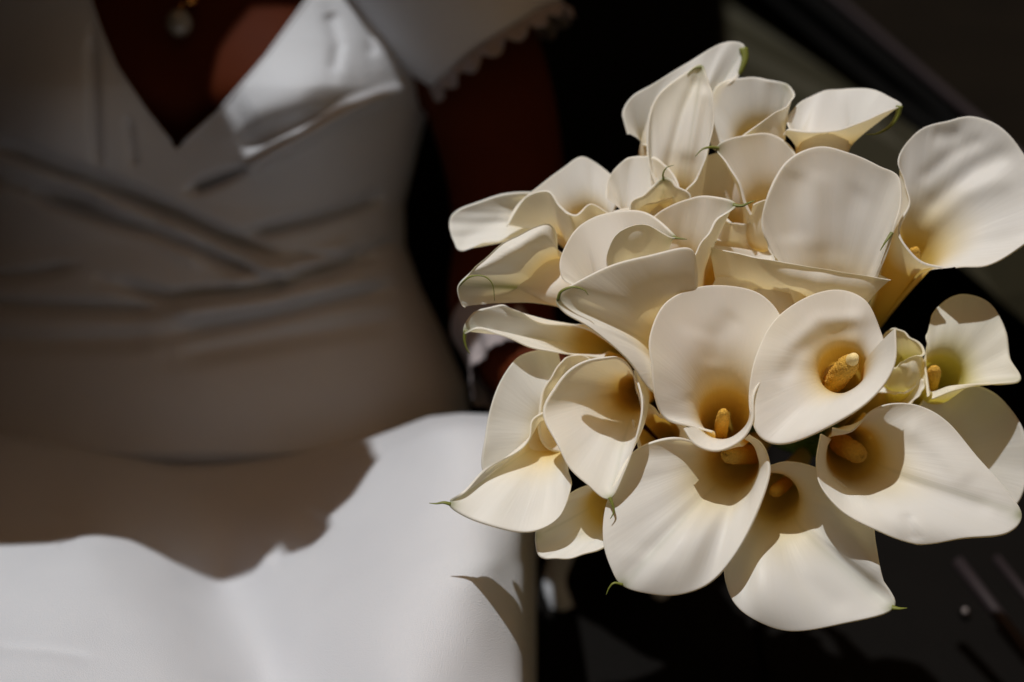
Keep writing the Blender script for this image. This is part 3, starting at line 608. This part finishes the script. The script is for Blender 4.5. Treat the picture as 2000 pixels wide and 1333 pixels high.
lily('lily with a long hooked green tip before the squarish upper one', (1480, 580, 430), (1500, 450, 160), 50,
     [(1470, 420, 70), (1448, 365, 62), (1424, 322, 70), (1402, 290, 86, 0), (1440, 270, 100), (1500, 264, 112), (1542, 290, 112), (1562, 340, 102), (1550, 400, 80), (1500, 392, 62), (1470, 400, 64)],
     tip=3, tail=[(1388, 288, 70), (1372, 292, 62), (1358, 306, 60)], tailw=5, curl=0.15)
# ---- upper middle
lily('white lily half hidden at the foot of the narrow upright one', (1290, 570, 430), (1270, 460, 170), 48,
     [(1186, 388, 112), (1190, 350, 130), (1216, 318, 128), (1250, 308, 128), (1292, 320, 118), (1325, 372, 92), (1292, 392, 80), (1240, 404, 80), (1200, 412, 86)], curl=0.2)
lily('small pleated white lily tip between two larger blades', (1320, 600, 430), (1300, 470, 130), 44,
     [(1236, 440, 60), (1232, 400, 60), (1262, 382, 56), (1296, 352, 56, 0), (1318, 366, 54), (1346, 384, 56), (1330, 420, 70), (1280, 460, 80)],
     tip=3, tail=[(1295, 340, 52), (1302, 328, 50), (1316, 323, 50)], tailw=3.6, curl=0.05, folds=[([(1296, 360), (1280, 420)], 9, 12)])
lily('lily whose dark green tip points over the hollow in the bouquet middle', (1345, 700, 430), (1325, 570, 120), 50,
     [(1352, 505, -12), (1376, 463, -6), (1400, 428, 5), (1432, 401, 20, 0), (1382, 386, 44), (1336, 394, 54), (1288, 418, 54), (1255, 460, 50), (1262, 520, 40), (1300, 540, 10)],
     tip=3, tail=[(1450, 402, 14), (1464, 396, 8), (1476, 392, 6)], tailw=5.5, curl=0.2)
lily('rolled lily with a white bud-like front and a long green blade tip', (1285, 740, 430), (1235, 610, 100), 50,
     [(1130, 565, 10), (1100, 540, 10), (1097, 505, 16), (1120, 458, 28), (1158, 428, 38), (1215, 415, 42), (1265, 421, 34), (1315, 464, 0, 0), (1262, 441, -30, .4), (1215, 451, -48, .4), (1190, 479, -52, .4), (1185, 516, -48, .4), (1195, 560, -34)],
     tip=7, tail=[(1326, 466, -6), (1342, 468, -10)], tailw=5, curl=0.25)
lily('cream lily deep in the hollow behind the green-tipped ones', (1440, 620, 450), (1410, 480, 210), 52,
     [(1335, 360, 150), (1360, 320, 160), (1410, 300, 170), (1440, 320, 165), (1450, 390, 130), (1460, 440, 120), (1420, 470, 120), (1370, 450, 130), (1335, 410, 140)], curl=0.1)
lily('cream lily with a small white knob on its edge, deep in the hollow', (1440, 680, 430), (1430, 560, 150), 56,
     [(1350, 500, 100), (1352, 450, 110), (1395, 425, 100), (1424, 436, 78, 0), (1450, 440, 100), (1500, 440, 110), (1520, 490, 100), (1480, 540, 80), (1400, 540, 80)], curl=0.1)
# ---- left side
lily('large lily on the left of centre with a hooked green tip and a gaping mouth', (1345, 820, 440), (1335, 700, 120), 52,
     [(1300, 770, 30), (1270, 758, 0), (1226, 700, -30), (1162, 645, -52), (1106, 612, -62), (1090, 586, -62, 0), (1130, 553, -54), (1200, 520, -44), (1270, 503, -32), (1345, 488, -10), (1362, 520, 22), (1364, 580, 60), (1380, 650, 90), (1375, 740, 90)],
     tip=5, tail=[(1096, 570, -70), (1118, 561, -76), (1140, 566, -78), (1149, 577, -78)], tailw=5, curl=0.3, dz=-45, folds=[([(1110, 592), (1200, 610), (1300, 640)], 16, 16)])
lily('wavy lily on the upper left with a drooping bright front fold', (1245, 580, 450), (1150, 460, 200), 44,
     [(1200, 420, 120), (1155, 399, 104), (1125, 421, 92, .4), (1098, 404, 98), (1073, 374, 108), (1030, 386, 128), (993, 440, 150, .1), (1012, 400, 178), (1060, 360, 190), (1100, 330, 198), (1135, 308, 206), (1166, 322, 206), (1196, 350, 196), (1212, 390, 160)], curl=0.25)
lily('outermost upper left lily petal, drooping and blunt', (1245, 590, 470), (1120, 450, 260), 40,
     [(1050, 430, 190), (990, 462, 172), (940, 475, 166), (900, 487, 170), (888, 470, 184), (880, 442, 198), (892, 415, 204), (950, 393, 208), (1022, 379, 212), (1080, 390, 220)], curl=0.1, folds=[([(893, 480), (930, 455), (990, 430)], 14, 10)])
lily('left lily seen from outside with a green midrib and rolled edge', (1235, 650, 430), (1115, 560, 150), 44,
     [(1092, 500, 110), (1074, 442, 52, .7), (1035, 451, 34, .75), (985, 482, 22, .7), (930, 524, 16, .5), (895, 560, 22, 0), (905, 597, 36, .1), (928, 588, 50, .1), (958, 562, 82), (1005, 525, 120), (1050, 490, 150), (1095, 500, 150)],
     tip=5, tail=[(918, 541, 10), (945, 540, 4), (962, 556, 4), (966, 588, 10)], tailw=3, curl=0.3, green=0.15, mid=(0.44, 1.0), bul=0.1)
lily('small left lily like an open beak with a drooping green tip', (1265, 715, 430), (1165, 675, 160), 34,
     [(1180, 700, 90), (1110, 690, 52), (1040, 678, 32), (980, 652, 32, .1), (935, 640, 44), (910, 646, 56, 0), (930, 612, 54), (975, 600, 54), (1012, 610, 58), (1060, 634, 68), (1128, 640, 92), (1185, 664, 104)],
     tip=5, tail=[(907, 662, 58), (911, 680, 60), (918, 692, 62)], tailw=4.5, curl=0.2)
lily('tall white petal on the left edge, its top in shade', (1235, 810, 420), (1115, 850, 105), 40,
     [(1090, 690, 100), (1052, 686, 84), (1008, 704, 62), (970, 768, 40), (952, 848, 22), (946, 915, 16), (975, 955, 30), (1030, 965, 40), (1090, 935, 60), (1125, 850, 80), (1120, 760, 95)], curl=0.12)
lily('narrow cream lily rim standing between the tall white petal and the teardrop lily', (1255, 780, 430), (1160, 790, 180), 42,
     [(1170, 715, 90), (1136, 696, 62), (1102, 706, 50), (1074, 745, 42), (1057, 805, 42), (1062, 862, 54), (1105, 882, 85), (1165, 862, 118), (1188, 780, 128)], curl=0.15)
lily('teardrop lily with a shaded hollow and a thin drooping green tip', (1290, 755, 420), (1236, 770, 150), 34,
     [(1244, 770, 50), (1232, 722, 22), (1205, 702, 12), (1165, 704, 8), (1118, 724, 4), (1086, 760, -2), (1066, 806, -14), (1088, 858, -36), (1112, 908, -52), (1150, 946, -64), (1191, 972, -72, 0), (1218, 922, -78, -.2), (1243, 852, -76, -.3), (1250, 790, -64, -.3), (1238, 724, -34, -.2)],
     tip=10, tail=[(1196, 985, -76), (1199, 1000, -78), (1192, 1014, -80)], tailw=4, curl=0.12)
lily('lower left lily shaped like a boat, its thin green tip over the gown', (1180, 800, 410), (1082, 848, 90), 34,
     [(1062, 808, 22), (1040, 826, 16), (1035, 858, 12), (1008, 885, 4), (950, 922, -12), (906, 964, -26), (880, 985, -32, 0), (922, 1010, -42), (980, 1030, -50), (1042, 1036, -52), (1090, 1010, -46), (1110, 962, -30), (1112, 930, -14), (1102, 890, 4), (1086, 832, 18)],
     tip=6, tail=[(866, 982, -34), (852, 984, -34), (838, 983, -34)], tailw=4.5, curl=0.15)
lily('bottom left lily half behind the boat-shaped one, blunt browned tip', (1290, 880, 400), (1190, 985, 60), 40,
     [(1205, 955, 40), (1150, 948, 26), (1098, 978, 8), (1062, 1012, -6), (1050, 1046, -16), (1054, 1082, -26), (1076, 1090, -30), (1130, 1085, -28), (1185, 1063, -16), (1225, 1010, 20)], tip=4, curl=0.15, green=0.2)
lily('rolled cream rim pinched between the teardrop lily and the centre', (1330, 900, 420), (1290, 850, 120), 40,
     [(1245, 770, 40), (1262, 790, 26), (1290, 812, 20), (1318, 822, 14), (1342, 842, 10), (1330, 880, 10), (1290, 892, 30), (1252, 880, 50), (1238, 820, 60)], curl=0.3)
